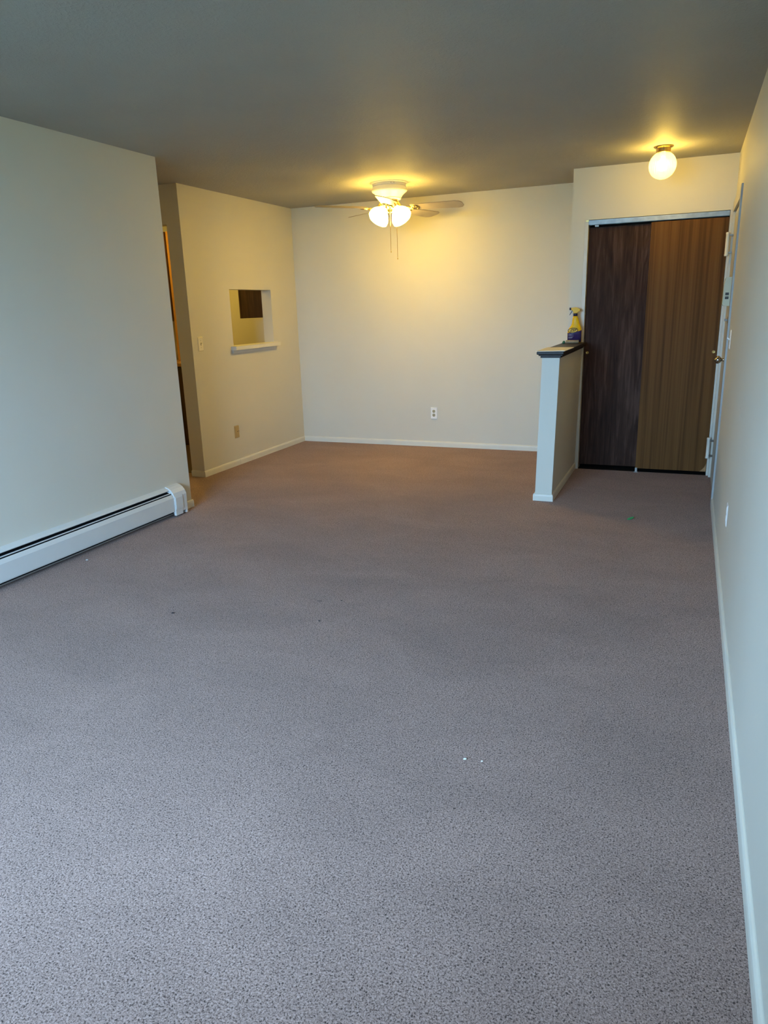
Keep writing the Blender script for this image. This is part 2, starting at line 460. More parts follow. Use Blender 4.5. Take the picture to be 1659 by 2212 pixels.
baseboard('baseboard_divider', [((HX1 + lx, HY - BT, 0), (HX1 + lx, YC, 0), (1, 0, 0)), ((HX0 + lx, HY, 0), (HX1 + lx, HY, 0), (0, -1, 0)), ((HX0 + lx, HY - BT, 0), (HX0 + lx, YC, 0), (-1, 0, 0))],
          'white baseboard wrapped round the half wall foot')

# pass-through sill
ts = thing('trim_2', 'cream wooden sill shelf under the pass through opening', 'sill', (XL, 6.2, PZ0), 'structure')
obj('sill_board', rel(ts, boxes((XL - 0.125, XL + 0.060, PY0 - 0.045, PY1 + 0.035, PZ0 - 0.033, PZ0 + 0.002))), 'trim_white', ts, bevel=0.002)
obj('apron', rel(ts, boxes((XL, XL + 0.014, PY0 - 0.030, PY1 + 0.010, PZ0 - 0.062, PZ0 - 0.033))), 'trim_white', ts)

# closet interior shut off
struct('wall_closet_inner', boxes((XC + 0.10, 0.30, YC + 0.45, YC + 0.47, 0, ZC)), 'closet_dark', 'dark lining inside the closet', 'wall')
struct('gap_shade_plate', boxes((CX0 + 0.004, CX1 - 0.012, YC + 0.005, YC + 0.448, 0.0, 0.002)), 'gap_shade_black', 'near black plate painting in the shade under the closet doors', 'floor')  # near-black plate, paints in the shade seen under the doors
# closet jambs
struct('trim_3', boxes((CX0 - 0.026, CX0 + 0.002, YC - 0.004, YC + 0.10, 0, CZT - 0.012)), 'door_paint', 'thin cream jamb at the dark closet door', 'jamb', bevel=0.001)
struct('trim_4', boxes((CX1 - 0.010, CX1 + 0.0195, YC - 0.006, YC + 0.10, 0, CZT)), 'door_paint', 'thin cream jamb between closet and entry door', 'jamb', bevel=0.001)

# ------------------------------------------------------------------ closet doors
CTOP = 1.998
tr = thing('closet_track', 'bare metal sliding track over the closet doors', 'door track', ((CX0 + CX1) / 2, YC, 2.03))
bm = boxes((CX0 + 0.003, CX1 - 0.012, YC - 0.004, YC, 2.012, 2.046), (CX0 + 0.003, CX1 - 0.012, YC, YC + 0.09, 2.040, 2.046),
           (CX0 + 0.003, CX1 - 0.012, YC + 0.042, YC + 0.046, 2.012, 2.040))
obj('rail', rel(tr, bm), 'steel_track', tr)
obj('end_tab', rel(tr, boxes((CX0 - 0.018, CX0 + 0.004, YC - 0.010, YC - 0.006, 2.036, 2.048))), 'brass_dull', tr)
d2 = thing('door_2', 'dark purplish brown sliding closet door, the rear panel', 'door', ((CX0 - 0.35) / 2, YC + 0.065, 0.02), 'structure')
obj('panel', rel(d2, boxes((CX0 + 0.004, -0.30, YC + 0.050, YC + 0.084, 0.034, CTOP - 0.002))), 'closet_dark_wood', d2, bevel=0.001)
bm = bmesh.new(); lathe(bm, [(0, 0.002), (0.008, 0.002), (0.010, 0.004), (0.0125, 0.003), (0.0125, 0)], (-0.790, YC + 0.050, 1.000), 20, (0, -1, 0))
fp = obj('finger_pull', rel(d2, bm), 'brass', d2, smooth=True); fp['label'] = 'round brass finger pull'
obj('hanger_clip', rel(d2, boxes((-0.775, -0.745, YC + 0.046, YC + 0.0505, 2.000, 2.012))), 'plate_white', d2)
d3 = thing('door_3', 'striped mid brown sliding closet door, the front panel', 'door', (-0.06, YC + 0.02, 0.02), 'structure')
obj('panel', rel(d3, boxes((-0.340, CX1 - 0.012, YC + 0.004, YC + 0.038, 0.030, CTOP + 0.003))), 'closet_brown_wood', d3, bevel=0.001)
bm = bmesh.new(); lathe(bm, [(0, 0.001), (0.009, 0.001), (0.0105, 0.003), (0.012, 0.002), (0.012, 0)], (0.190, YC + 0.004, 1.004), 20, (0, -1, 0))
fp = obj('finger_pull', rel(d3, bm), 'brass_dull', d3, smooth=True); fp['label'] = 'dull round finger pull'
bm = bmesh.new(); poly_prism(bm, [(0.166, YC + 0.0035, 0.031), (0.2135, YC + 0.0035, 0.031), (0.2135, YC + 0.0035, 0.100), (0.198, YC + 0.0035, 0.066), (0.182, YC + 0.0035, 0.046)], (0, -0.0015, 0))
cv = obj('chipped_corner', rel(d3, bm), 'counter_edge', d3); cv['label'] = 'pale bare wood where the bottom veneer chipped off'
fg = thing('floor_guide', 'small pale guide bracket on the floor between the closet doors', 'door guide', (-0.333, YC + 0.0, 0))
obj('base_plate', boxes((-0.016, 0.016, -0.030, 0.0, 0.0, 0.003)), 'frame_grey', fg)
obj('tab', boxes((-0.009, 0.009, -0.006, -0.002, 0.003, 0.036)), 'frame_grey', fg)

# ------------------------------------------------------------------ entry door in the right wall
xe = xr(5.9)
de = thing('door_1', 'cream painted entry door beside the closet', 'door', (xe, 5.9, 0), 'structure')
obj('slab', rel(de, boxes((xe + 0.004, xe + 0.048, DY0 + 0.018, DY1 - 0.016, 0.012, DZ - 0.016))), 'door_paint', de, bevel=0.001)
# steel casing: near leg, head, far leg (each its own piece)
CP = 0.012            # casing stands this far into the room
obj('casing_leg', rel(de, boxes((xr(5.4) - CP, xr(5.4) + 0.06, 5.402, DY0 + 0.012, 0, DZ + 0.070))), 'frame_grey', de, bevel=0.0015)
obj('casing_head', rel(de, boxes((xe - CP, xe + 0.06, DY0 + 0.012, 6.384, DZ - 0.006, DZ + 0.070))), 'door_paint', de, bevel=0.0015)
obj('casing_leg', rel(de, boxes((xe - CP, xe + 0.06, DY1 - 0.010, 6.384, 0, DZ - 0.006))), 'door_paint', de, bevel=0.0015)
def hinge(zc):
    h = 0.170
    bm = bmesh.new(); lathe(bm, [(0, -h / 2), (0.0135, -h / 2), (0.0145, -h / 2 + .006), (0.0145, -h / 2 + .014), (0.0130, -h / 2 + .016), (0.0130, h / 2 - .016), (0.0145, h / 2 - .014), (0.0145, h / 2 - .004), (0.011, h / 2), (0, h / 2)], (xe - 0.0335, 6.285, zc), 20)
    o = obj('spring_hinge', rel(de, bm), 'trim_white', de, smooth=True)
    o['label'] = 'white tubular spring hinge'
    b2 = boxes((xe - 0.022, xe + 0.004, 6.262, 6.290, zc - h / 2 + 0.018, zc - h / 2 + 0.030), (xe - 0.022, xe + 0.004, 6.262, 6.290, zc + h / 2 - 0.030, zc + h / 2 - 0.018))
    l = obj('hinge_leaf', rel(de, b2), 'steel_dark', o)
    l.matrix_parent_inverse = Matrix.Identity(4)
hinge(1.800); hinge(0.250)
# intercom box on the door
bm = bmesh.new()
poly_prism(bm, [(xe + 0.004, 5.74, 1.357), (xe - 0.040, 5.74, 1.361), (xe - 0.048, 5.74, 1.372), (xe - 0.046, 5.74, 1.50), (xe - 0.040, 5.74, 1.545), (xe - 0.034, 5.74, 1.551), (xe + 0.004, 5.74, 1.553)], (0, 0.11, 0))
ic = obj('door_chime', rel(de, bm), 'intercom_plastic', de, bevel=0.002); ic['label'] = 'olive cream chime box with two dark windows'
for z in (1.414, 1.440):
    obj('chime_window', rel(de, boxes((xe - 0.034, xe - 0.011, 5.7388, 5.741, z - 0.009, z + 0.009))), 'socket_dark', ic)
# deadbolt and knob
KY = 5.56
bm = bmesh.new(); lathe(bm, [(0, 0.016), (0.022, 0.016), (0.030, 0.006), (0.031, 0)], (xe + 0.004, KY, 1.268), 24, (-1, 0, 0))
db = obj('deadbolt', rel(de, bm), 'steel_dark', de, smooth=True); db['label'] = 'dark thumb turn deadbolt'
obj('thumb_turn', rel(de, boxes((xe - 0.032, xe - 0.011, KY - 0.004, KY + 0.004, 1.262, 1.276))), 'steel_dark', db, bevel=0.002)
bm = bmesh.new(); lathe(bm, [(0, 0.074), (0.008, 0.074), (0.009, 0.069), (0.020, 0.066), (0.0265, 0.056), (0.0265, 0.046), (0.020, 0.036), (0.011, 0.030), (0.010, 0.016), (0.014, 0.008), (0.031, 0.005), (0.033, 0)], (xe + 0.004, KY, 1.004), 28, (-1, 0, 0))
kb = obj('knob', rel(de, bm), 'steel_knob', de, smooth=True); kb['label'] = 'rounded satin metal door knob'

# ------------------------------------------------------------------ kitchen seen through the doorway and the pass-through
def cabinet(name, label, x0, x1, y0, y1, z0, z1, doors, top=None):
    c = thing(name, label, 'cabinet', ((x0 + x1) / 2, (y0 + y1) / 2, z0))
    obj('body', rel(c, boxes((x0, x1, y0 + 0.02, y1, z0, z1))), 'cabinet_walnut', c)
    for a, b in doors:
        d = obj('door', rel(c, boxes((a + .003, b - .003, y0, y0 + 0.02, z0 + .01, z1 - .01))), 'cabinet_walnut', c, bevel=0.003)
        obj('knob', rel(c, boxes((b - .05, b - .035, y0 - 0.02, y0, (z0 + z1) / 2 - .008, (z0 + z1) / 2 + .008))), 'brass_dull', d, bevel=0.003)
    if top:
        obj('countertop', rel(c, boxes((x0 - .0, x1 + .0, y0 - .03, y1, z1, z1 + .038))), top, c, bevel=0.003)
    return c
cabinet('base_cabinet', 'dark brown base cabinet with wood edged counter past the doorway', -6.2, -4.85, 6.50, YB - 0.002, 0.004, 0.872, [(-6.2, -5.75), (-5.75, -5.3), (-5.3, -4.85)], 'counter_edge')
cabinet('wall_cabinet', 'dark brown wall cabinet above the kitchen counter', -6.2, -5.315, 6.76, YB - 0.002, 1.345, 2.28, [(-6.2, -5.76), (-5.76, -5.315)])
tag(obj('pine_board', boxes((-5.312, -5.262, 6.77, YB - 0.002, 0.911, 2.28)), 'pine_board', bevel=0.002), 'upright orange pine board standing on the kitchen counter', 'board')
# side panel cabinet hung on the back of the pass-through wall
hc = thing('hanging_cabinet', 'walnut cabinet side showing through the pass through opening', 'cabinet', (-4.2, 6.85, 1.36))
obj('body', rel(hc, boxes((-4.316, XL - 0.112, 6.605, YB - 0.002, 1.360, 2.28))), 'cabinet_walnut', hc)
d = obj('door', rel(hc, boxes((-4.338, -4.318, 6.602, YB - 0.01, 1.356, 2.27))), 'cabinet_walnut', hc, bevel=0.003)
obj('knob', rel(hc, boxes((-4.343, -4.338, 6.62, 6.66, 1.50, 1.53))), 'steel_dark', d, bevel=0.002)

# kitchen ceiling lamp (out of view, lights the kitchen)
kl = thing('kitchen_ceiling_light', 'round opal ceiling light in the kitchen', 'ceiling light', (-5.05, 6.15, ZC))
bm = bmesh.new(); lathe(bm, [(0, 0), (0.17, 0), (0.17, -0.02), (0, -0.02)], seg=32)
obj('lamp_base', bm, 'fan_white', kl, smooth=True)
bm = bmesh.new(); lathe(bm, [(0.155, -0.021), (0.15, -0.04), (0.12, -0.065), (0.06, -0.08), (0, -0.084)], seg=32)
obj('diffuser', bm, 'kitchen_lamp_lit', kl, smooth=True)

# unseen hall lamp added round the corner to warm the doorway wall
hl_ = thing('hall_fill_light', 'unseen round lamp added to warm the short hall', 'ceiling light', (-4.95, 4.78, ZC))
bm = bmesh.new(); lathe(bm, [(0, 0), (0.12, 0), (0.12, -0.02), (0, -0.02)], seg=32)
obj('lamp_base', bm, 'fan_white', hl_, smooth=True)
bm = bmesh.new(); lathe(bm, [(0.11, -0.021), (0.105, -0.035), (0.08, -0.052), (0.04, -0.062), (0, -0.065)], seg=32)
obj('diffuser', bm, 'hall_fill_lit', hl_, smooth=True)

# ------------------------------------------------------------------ baseboard heater
HEND = 4.130
H0 = YW + 0.02
hl = HEND - H0
ht = thing('baseboard_heater', 'long white hydronic baseboard heater with dark slot along its top', 'heater', (XH, (H0 + HEND) / 2, 0))
def hprof(name, prof, mat, y0=H0, y1=HEND, parent=ht):
    bm = bmesh.new(); prism(bm, prof, (XH, y0, 0), (0, 1, 0), y1 - y0, (1, 0, 0), (0, 0, 1))
    return obj(name, rel(ht, bm), mat, parent)
hprof('back_panel', [(0.0, 0.0), (0.004, 0.0), (0.004, 0.204), (0.030, 0.198), (0.034, 0.192), (0.036, 0.196), (0.031, 0.2035), (0.004, 0.2150), (0.0, 0.2165)], 'heater_white')
hprof('fin_shade_block', [(0.0045, 0.03), (0.0555, 0.03), (0.0555, 0.166), (0.046, 0.172), (0.0045, 0.186)], 'heater_slot_shade')  # solid black block for the fins, painting in the slot's shade
hprof('damper_blade', [(0.047, 0.178), (0.053, 0.1745), (0.054, 0.1765), (0.048, 0.1805)], 'heater_fin')
hprof('front_cover', [(0.062, 0.043), (0.070, 0.043), (0.072, 0.050), (0.072, 0.145), (0.062, 0.166), (0.058, 0.169), (0.056, 0.166), (0.066, 0.143), (0.067, 0.052), (0.062, 0.048)], 'heater_white')
# end cap with its sliding trim piece
ec = [(0.0, 0.030), (0.076, 0.030), (0.0775, 0.150), (0.068, 0.176), (0.050, 0.199), (0.025, 0.214), (0.0, 0.221)]
cap = hprof('end_cap', ec, 'heater_white', 4.045, 4.180)
hprof('cap_flap', [(0.0775, 0.060), (0.082, 0.056), (0.0825, 0.140), (0.078, 0.155), (0.0765, 0.150)], 'heater_white', 4.050, 4.130, cap)
hprof('cap_foot', [(0.060, 0.012), (0.0785, 0.012), (0.0785, 0.060), (0.060, 0.060)], 'heater_white', 4.046, 4.124, cap)
hprof('cap_side', [(0.0, 0.0), (0.074, 0.006), (0.0765, 0.150), (0.066, 0.176), (0.048, 0.198), (0.0, 0.219)], 'heater_white', 4.168, 4.182, cap)

# ------------------------------------------------------------------ wall plates
def plate_x(name, label, cat, x, y, z, mat, sgn=1, kind='switch', th=0.006, w=0.075, h=0.120):
    """a cover plate on a wall whose normal is +X (sgn 1) or -X (sgn -1)"""
    o = thing(name, label, cat, (x, y, z))
    bm = bmesh.new()
    prof = [(-w / 2, -h / 2), (w / 2, -h / 2), (w / 2, h / 2), (-w / 2, h / 2)]
    A = [bm.verts.new((0, a, b)) for a, b in prof]
    k = 0.9
    B = [bm.verts.new((sgn * th, a * (1 - .008 / w * 2), b * (1 - .006 / h * 2))) for a, b in prof]
    for i in range(4): bm.faces.new((A[i], A[(i + 1) % 4], B[(i + 1) % 4], B[i]))
    bm.faces.new(A[::-1]); bm.faces.new(B)
    obj('cover_plate', bm, mat, o)
    if kind == 'switch':
        obj('toggle_slot', boxes((min(0, sgn * (th + .0006)), max(0, sgn * (th + .0006)), -0.006, 0.006, -0.013, 0.013)), 'socket_almond', o)
        bm = bmesh.new(); tube(bm, [(sgn * th, 0, 0.0), (sgn * (th + 0.014), 0, 0.010)], [0.005, 0.004], 8)
        obj('toggle', bm, mat, o)
    for s in (1, -1):
        if kind in ('switch', 'jack'):
            bm = bmesh.new(); lathe(bm, [(0, 0.0012), (0.003, 0.0008), (0.0035, 0)], (sgn * th, 0, s * 0.030 if kind == 'switch' else s * 0.042), 10, (sgn, 0, 0))
            obj('screw', bm, 'socket_almond', o)
    if kind == 'jack':
        for yy in (0.002, 0.026):
            bm = bmesh.new(); lathe(bm, [(0, 0.001), (0.0045, 0.001), (0.005, 0)], (sgn * th, yy, 0.004), 12, (sgn, 0, 0))
            obj('jack_hole', bm, 'socket_dark', o)
    if kind == 'outlet':
        for s in (1, -1):
            bm = bmesh.new(); lathe(bm, [(0, 0.0015), (0.015, 0.0015), (0.0165, 0)], (sgn * th, 0, s * 0.020), 20, (sgn, 0, 0))
            obj('socket', bm, mat, o)
    return o
plate_x('light_switch', 'ivory toggle switch on the wall beside the kitchen corner', 'switch', XL, 5.330, 1.162, 'plate_ivory', 1, 'switch', 0.007, 0.076, 0.122)
plate_x('phone_jack', 'tan jack plate low on the pass through wall', 'wall jack', XL, 5.766, 0.320, 'plate_tan', 1, 'jack', 0.008, 0.076, 0.118)
plate_x('light_switch', 'white switch plate seen edge on beside the entry door casing', 'switch', xr(5.15), 5.15, 1.160, 'plate_white', -1, 'switch', 0.005, 0.075, 0.120)
plate_x('wall_outlet', 'white outlet seen edge on low down the long wall', 'outlet', xr(3.80), 3.80, 0.382, 'plate_white', -1, 'outlet', 0.004, 0.073, 0.112)
plate_x('cover_plate', 'blank cover painted over like the long wall', 'wall plate', xr(3.64), 3.64, 0.904, 'wall_paint', -1, 'blank', 0.0015, 0.060, 0.060)
bo = thing('wall_outlet', 'white duplex outlet on the back wall under the fan', 'outlet', (-2.387, YB, 0.351))
bm = bmesh.new()
prof = [(-.036, -.0605), (.036, -.0605), (.036, .0605), (-.036, .0605)]
A = [bm.verts.new((a, 0, b)) for a, b in prof]; B = [bm.verts.new((a * .90, -0.008, b * .93)) for a, b in prof]
for i in range(4): bm.faces.new((A[i], A[(i + 1) % 4], B[(i + 1) % 4], B[i]))
bm.faces.new(A[::-1]); bm.faces.new(B)
obj('cover_plate', bm, 'plate_white', bo)
for s in (1, -1):
    bm = bmesh.new(); lathe(bm, [(0, 0.0018), (0.0145, 0.0018), (0.0165, 0)], (0, -0.008, s * 0.0198), 20, (0, -1, 0))
    sk = obj('socket', bm, 'socket_almond', bo)
    obj('slots', boxes((-.0085, -.0050, -0.0104, -.0097, s * .0198 - .001, s * .0198 + .009), (.0050, .0085, -0.0104, -.0097, s * .0198 - .001, s * .0198 + .009), (-.003, .003, -0.0104, -.0097, s * .0198 - .011, s * .0198 - .005)), 'socket_dark', sk)

# ------------------------------------------------------------------ ceiling fan with light kit
FX, FY = -2.462, 6.182
fan = thing('ceiling_fan', 'white flush ceiling fan with brass arms and four lit glass shades', 'ceiling fan', (FX, FY, ZC))
bm = bmesh.new(); lathe(bm, [(0, 0), (0.158, 0), (0.158, -0.003), (0.150, -0.008), (0.144, -0.010), (0, -0.010)], seg=48)
obj('ceiling_plate', bm, 'fan_white', fan, smooth=True)
bm = bmesh.new(); lathe(bm, [(0.0, -0.010), (0.143, -0.010), (0.143, -0.027), (0.137, -0.029), (0.137, -0.033), (0.144, -0.035), (0.146, -0.052), (0.150, -0.055), (0.152, -0.064), (0.148, -0.071), (0.128, -0.085), (0.112, -0.101), (0.101, -0.117), (0.097, -0.121), (0.099, -0.127), (0.095, -0.133), (0.0, -0.133)], seg=48)
mh = obj('motor_housing', bm, 'fan_white', fan, smooth=True)
for a in (-62, -52):
    d = Vector((math.cos(math.radians(a)), math.sin(math.radians(a)), 0))
    bm = bmesh.new(); lathe(bm, [(0, 0.001), (0.003, 0.001), (0.003, 0)], d * 0.143 + Vector((0, 0, -0.017)), 10, d)
    obj('screw', bm, 'steel_dark', mh)
bm = bmesh.new(); lathe(bm, [(0, -0.133), (0.070, -0.133), (0.070, -0.158), (0, -0.158)], seg=32)
obj('flywheel', bm, 'steel_dark', fan, smooth=True)
bm = bmesh.new(); lathe(bm, [(0, -0.158), (0.045, -0.158), (0.050, -0.166), (0.050, -0.196), (0.060, -0.203), (0.058, -0.213), (0.040, -0.219), (0.028, -0.230), (0.014, -0.237), (0, -0.240)], seg=32)
obj('light_hub', bm, 'brass', fan, smooth=True)
to_cam = math.atan2(-FY, -FX)              # direction from the fan to the photographer
right_ang = to_cam + math.pi / 2           # image right as seen from there
BLZ = -0.200
def blade_mesh():
    bm = bmesh.new()
    r0, r1 = 0.200, 0.652
    pts = [(r0, -0.052), (r0 + 0.03, -0.056), (r1 - 0.055, -0.074), (r1 - 0.018, -0.062), (r1, -0.034), (r1, 0.034), (r1 - 0.018, 0.062), (r1 - 0.055, 0.074), (r0 + 0.03, 0.056), (r0, 0.052)]
    poly_prism(bm, [(x, y, -0.003) for x, y in pts], (0, 0, 0.006))
    bmesh.ops.recalc_face_normals(bm, faces=bm.faces)
    me = bpy.data.meshes.new('blade'); bm.to_mesh(me); bm.free(); me.materials.append(MATS['blade_cream'])
    return me
def bracket_mesh():
    bm = bmesh.new()
    for s in (1, -1):
        tube(bm, [(0.060, s * 0.012, 0.052), (0.080, s * 0.018, 0.040), (0.100, s * 0.028, 0.008), (0.125, s * 0.036, -0.010), (0.155, s * 0.036, -0.011), (0.185, s * 0.024, -0.009), (0.205, s * 0.010, -0.008)], 0.0060, 6)
        tube(bm, [(0.195, s * 0.012, -0.008), (0.218, s * 0.030, -0.007), (0.245, s * 0.040, -0.006), (0.258, s * 0.030, -0.006), (0.248, s * 0.020, -0.006)], 0.0065, 6)
    tube(bm, [(0.066, 0, 0.050), (0.092, 0, 0.020), (0.115, 0, -0.008), (0.160, 0, -0.012), (0.210, 0, -0.008), (0.270, 0, -0.006)], [0.006, 0.007, 0.007, 0.009, 0.008, 0.004], 6)
    poly_prism(bm, [(0.195, -0.022, -0.0062), (0.235, -0.040, -0.0062), (0.262, -0.026, -0.0062), (0.276, 0, -0.0062), (0.262, 0.026, -0.0062), (0.235, 0.040, -0.0062), (0.195, 0.022, -0.0062)], (0, 0, 0.003))
    bmesh.ops.recalc_face_normals(bm, faces=bm.faces)
    me = bpy.data.meshes.new('blade_bracket'); bm.to_mesh(me); bm.free(); me.materials.append(MATS['brass'])
    for p in me.polygons: p.use_smooth = True
    return me
bme, kme = blade_mesh(), bracket_mesh()
PITCH = math.radians(-13)
for k in range(5):
    # one blade points nearly at the photographer, the others every 72 degrees
    a = right_ang + math.radians(-22 + 72 * k)
    for nm, me in (('blade', bme), ('blade_bracket', kme)):
        o = bpy.data.objects.new(nm, me); COL.objects.link(o); o.parent = fan
        # the blade set hangs a degree out of level, as in the photograph
        o.matrix_local = Matrix.Translation((0, 0, BLZ)) @ Matrix.Rotation(math.radians(1.2), 4, Vector((-math.cos(to_cam), -math.sin(to_cam), 0))) @ Matrix.Rotation(a, 4, 'Z') @ Matrix.Rotation(PITCH, 4, 'X')
SH = [(0.024, 0.000), (0.031, -0.003), (0.034, -0.012), (0.046, -0.026), (0.064, -0.046), (0.077, -0.066), (0.083, -0.086), (0.082, -0.100), (0.084, -0.108), (0.080, -0.107), (0.078, -0.099), (0.079, -0.085), (0.073, -0.066), (0.060, -0.047), (0.042, -0.027), (0.028, -0.015), (0.0, -0.013)]
for k in range(4):
    a = to_cam + math.radians(45 + 90 * k)
    h = Vector((math.cos(a), math.sin(a), 0))
    down = (Vector((0, 0, -1)) * math.cos(math.radians(42)) + h * math.sin(math.radians(42)))
    neck = h * 0.072 + Vector((0, 0, -0.204))
    bm = bmesh.new(); tube(bm, [h * 0.035 + Vector((0, 0, -0.200)), h * 0.052 + Vector((0, 0, -0.198)), neck, neck + down * 0.012], [0.010, 0.011, 0.016, 0.024], 12)
    obj('shade_holder', bm, 'brass', fan, smooth=True)
    bm = bmesh.new(); lathe(bm, SH, neck + down * 0.004, 32, -down, rib=0.0)
    s = obj('lamp_shade', bm, 'frosted_glass_lit', fan, smooth=True); s['label'] = 'lit frosted glass tulip shade'
    bm = bmesh.new(); lathe(bm, [(0, -0.014), (0.013, -0.016), (0.015, -0.028), (0.024, -0.042), (0.028, -0.056), (0.022, -0.072), (0.010, -0.080), (0, -0.082)], neck + down * 0.004, 16, -down)
    obj('bulb', bm, 'shade_bulb_lit', s, smooth=True)
rv = Vector((math.cos(right_ang), math.sin(right_ang), 0)); cv_ = Vector((math.cos(to_cam), math.sin(to_cam), 0))
for off, zb, z0 in ((0.002, -0.548, -0.205), (0.058, -0.604, -0.190)):
    p = rv * off + cv_ * (0.058 if off < 0.01 else 0.035)
    bm = bmesh.new(); tube(bm, [p + Vector((0, 0, z0)), p + Vector((0, 0, zb))], 0.0016, 6)
    c = obj('pull_chain', bm, 'brass', fan)
    bm = bmesh.new(); lathe(bm, [(0, 0), (0.004, -0.004), (0.0045, -0.014), (0, -0.018)], p + Vector((0, 0, zb)), 10)
    obj('chain_bob', bm, 'brass_dull', c, smooth=True)

# ------------------------------------------------------------------ globe ceiling light by the closet
GX, GY = -0.264, 5.840
gl = thing('ceiling_light', 'clear ribbed glass globe light on a brass canopy near the closet', 'ceiling light', (GX, GY, ZC))
bm = bmesh.new(); lathe(bm, [(0, 0), (0.066, 0), (0.067, -0.003), (0.062, -0.008), (0.053, -0.012), (0.049, -0.016), (0.049, -0.040), (0.046, -0.042), (0, -0.042)], seg=40)
cn = obj('canopy', bm, 'brass', gl, smooth=True)
d = cv2 = Vector((math.cos(math.atan2(-GY, -GX)), math.sin(math.atan2(-GY, -GX)), 0))
bm = bmesh.new(); lathe(bm, [(0, 0.009), (0.004, 0.009), (0.004, 0)], d * 0.049 + Vector((0, 0, -0.029)), 10, d)
obj('set_screw', bm, 'steel_dark', cn)
GR, GZ = 0.0915, -0.121
prof = []
for i in range(25):
    t = math.radians(28 + (180 - 28) * i / 24)
    prof.append((max(0.0, GR * math.sin(t)) if i < 24 else 0.0, GZ + GR * math.cos(t)))
bm = bmesh.new(); lathe(bm, prof, seg=144, rib=0.010, ribs=36)
g = obj('glass_globe', bm, 'ribbed_glass', gl, smooth=True); g['label'] = 'clear ribbed glass globe'
bm = bmesh.new(); lathe(bm, [(0, -0.042), (0.016, -0.042), (0.016, -0.080), (0, -0.080)], seg=20)
obj('bulb_socket', bm, 'plate_white', gl, smooth=True)
bm = bmesh.new(); lathe(bm, [(0, -0.080), (0.013, -0.080), (0.015, -0.092), (0.026, -0.110), (0.031, -0.126), (0.027, -0.144), (0.016, -0.155), (0, -0.158)], seg=24)
b_ = obj('bulb', bm, 'bulb_lit', gl, smooth=True); b_['label'] = 'glowing bulb inside the globe'

# ------------------------------------------------------------------ things on the half wall cap
BX, BY = -0.882, 6.285
zt = ZCAP
sb = thing('spray_bottle', 'yellow trigger spray bottle with purple label on the half wall cap', 'spray bottle', (BX, BY, zt))
sb.rotation_euler = (0, 0, math.radians(6))
def ell(bm, rings, seg=28, p=2.6, lean_x=None):
    """stacked superellipse sections (z, half width, half depth, x shift)"""
    R_ = []
    for z, a, b, s in rings:
        ring = []
        for k in range(seg):
            t = 2 * math.pi * k / seg
            c, sn = math.cos(t), math.sin(t)
            ring.append(bm.verts.new((s + a * math.copysign(abs(c) ** (2 / p), c), b * math.copysign(abs(sn) ** (2 / p), sn), z)))
        R_.append(ring)
    for r1, r2 in zip(R_, R_[1:]):
        for k in range(seg): bm.faces.new((r1[k], r1[(k + 1) % seg], r2[(k + 1) % seg], r2[k]))
    bm.faces.new(R_[0][::-1]); bm.faces.new(R_[-1])
BRINGS = [(0.0, .050, .028, 0), (0.004, .055, .031, 0), (0.085, .056, .032, 0), (0.105, .055, .031, .001), (0.122, .049, .029, .005), (0.138, .039, .026, .008), (0.155, .032, .023, .008), (0.185, .026, .021, .005), (0.205, .021, .018, .003), (0.216, .0165, .0165, .002)]
bm = bmesh.new(); ell(bm, BRINGS)
obj('bottle_body', bm, 'bottle_yellow', sb, smooth=True)
bm = bmesh.new()
LB = [(0.006, .0557, .0317, 0), (0.080, .0566, .0326, 0), (0.083, .0566, .0326, 0)]
ell(bm, LB)
for v in bm.verts:
    if v.co.z > 0.079: v.co.z += 0.020 * ((v.co.x + 0.0566) / 0.113) ** 2
lab = obj('wrap_label', bm, 'label_purple', sb, smooth=True); lab['label'] = 'glossy dark purple wrap label with pale print'
# printed oval with the maker's three letters and the pale lines of small print
bm = bmesh.new()
ring_o, ring_i = [], []
for k in range(40):
    t = 2 * math.pi * k / 40
    ring_o.append(bm.verts.new((-0.012 + .041 * math.cos(t), -0.0345, 0.103 + .021 * math.sin(t) + .05 * .041 * math.cos(t))))
    ring_i.append(bm.verts.new((-0.012 + .037 * math.cos(t), -0.0345, 0.103 + .0172 * math.sin(t) + .05 * .041 * math.cos(t))))
for k in range(40): bm.faces.new((ring_o[k], ring_o[(k + 1) % 40], ring_i[(k + 1) % 40], ring_i[k]))
obj('oval_ring', bm, 'label_ink', sb)
bm = bmesh.new()
poly_prism(bm, [(-0.012 + .0375 * math.cos(2 * math.pi * k / 40), -0.0343, 0.103 + .0178 * math.sin(2 * math.pi * k / 40)) for k in range(40)], (0, 0.006, 0))
obj('oval_badge', bm, 'bottle_yellow', sb)
cu = bpy.data.curves.new('brand_text', 'FONT'); cu.body = 'ZEP'; cu.size = 0.030; cu.align_x = 'CENTER'; cu.align_y = 'CENTER'; cu.shear = 0.25; cu.extrude = 0.0003; cu.offset = 0.0006
tmp = bpy.data.objects.new('brand_text', cu); COL.objects.link(tmp)
bpy.context.view_layer.update()
tme = bpy.data.meshes.new_from_object(tmp.evaluated_get(bpy.context.evaluated_depsgraph_get()))
bpy.data.objects.remove(tmp); bpy.data.curves.remove(cu)
tme.transform(Matrix.Translation((-0.010, -0.0350, 0.103)) @ Matrix.Rotation(math.radians(90), 4, 'X'))
tme.materials.clear()
link('brand_lettering', tme, 'label_ink', sb)
for i, (z, x0, x1) in enumerate(((0.073, -.046, -.008), (0.066, -.046, -.022), (0.059, -.046, -.006), (0.047, -.046, -.012), (0.041, -.046, -.018), (0.022, -.044, -.020))):
    obj('print_line', boxes((x0, x1, -0.0334, -0.0326, z - 0.0015, z + 0.0015)), 'label_print', sb)
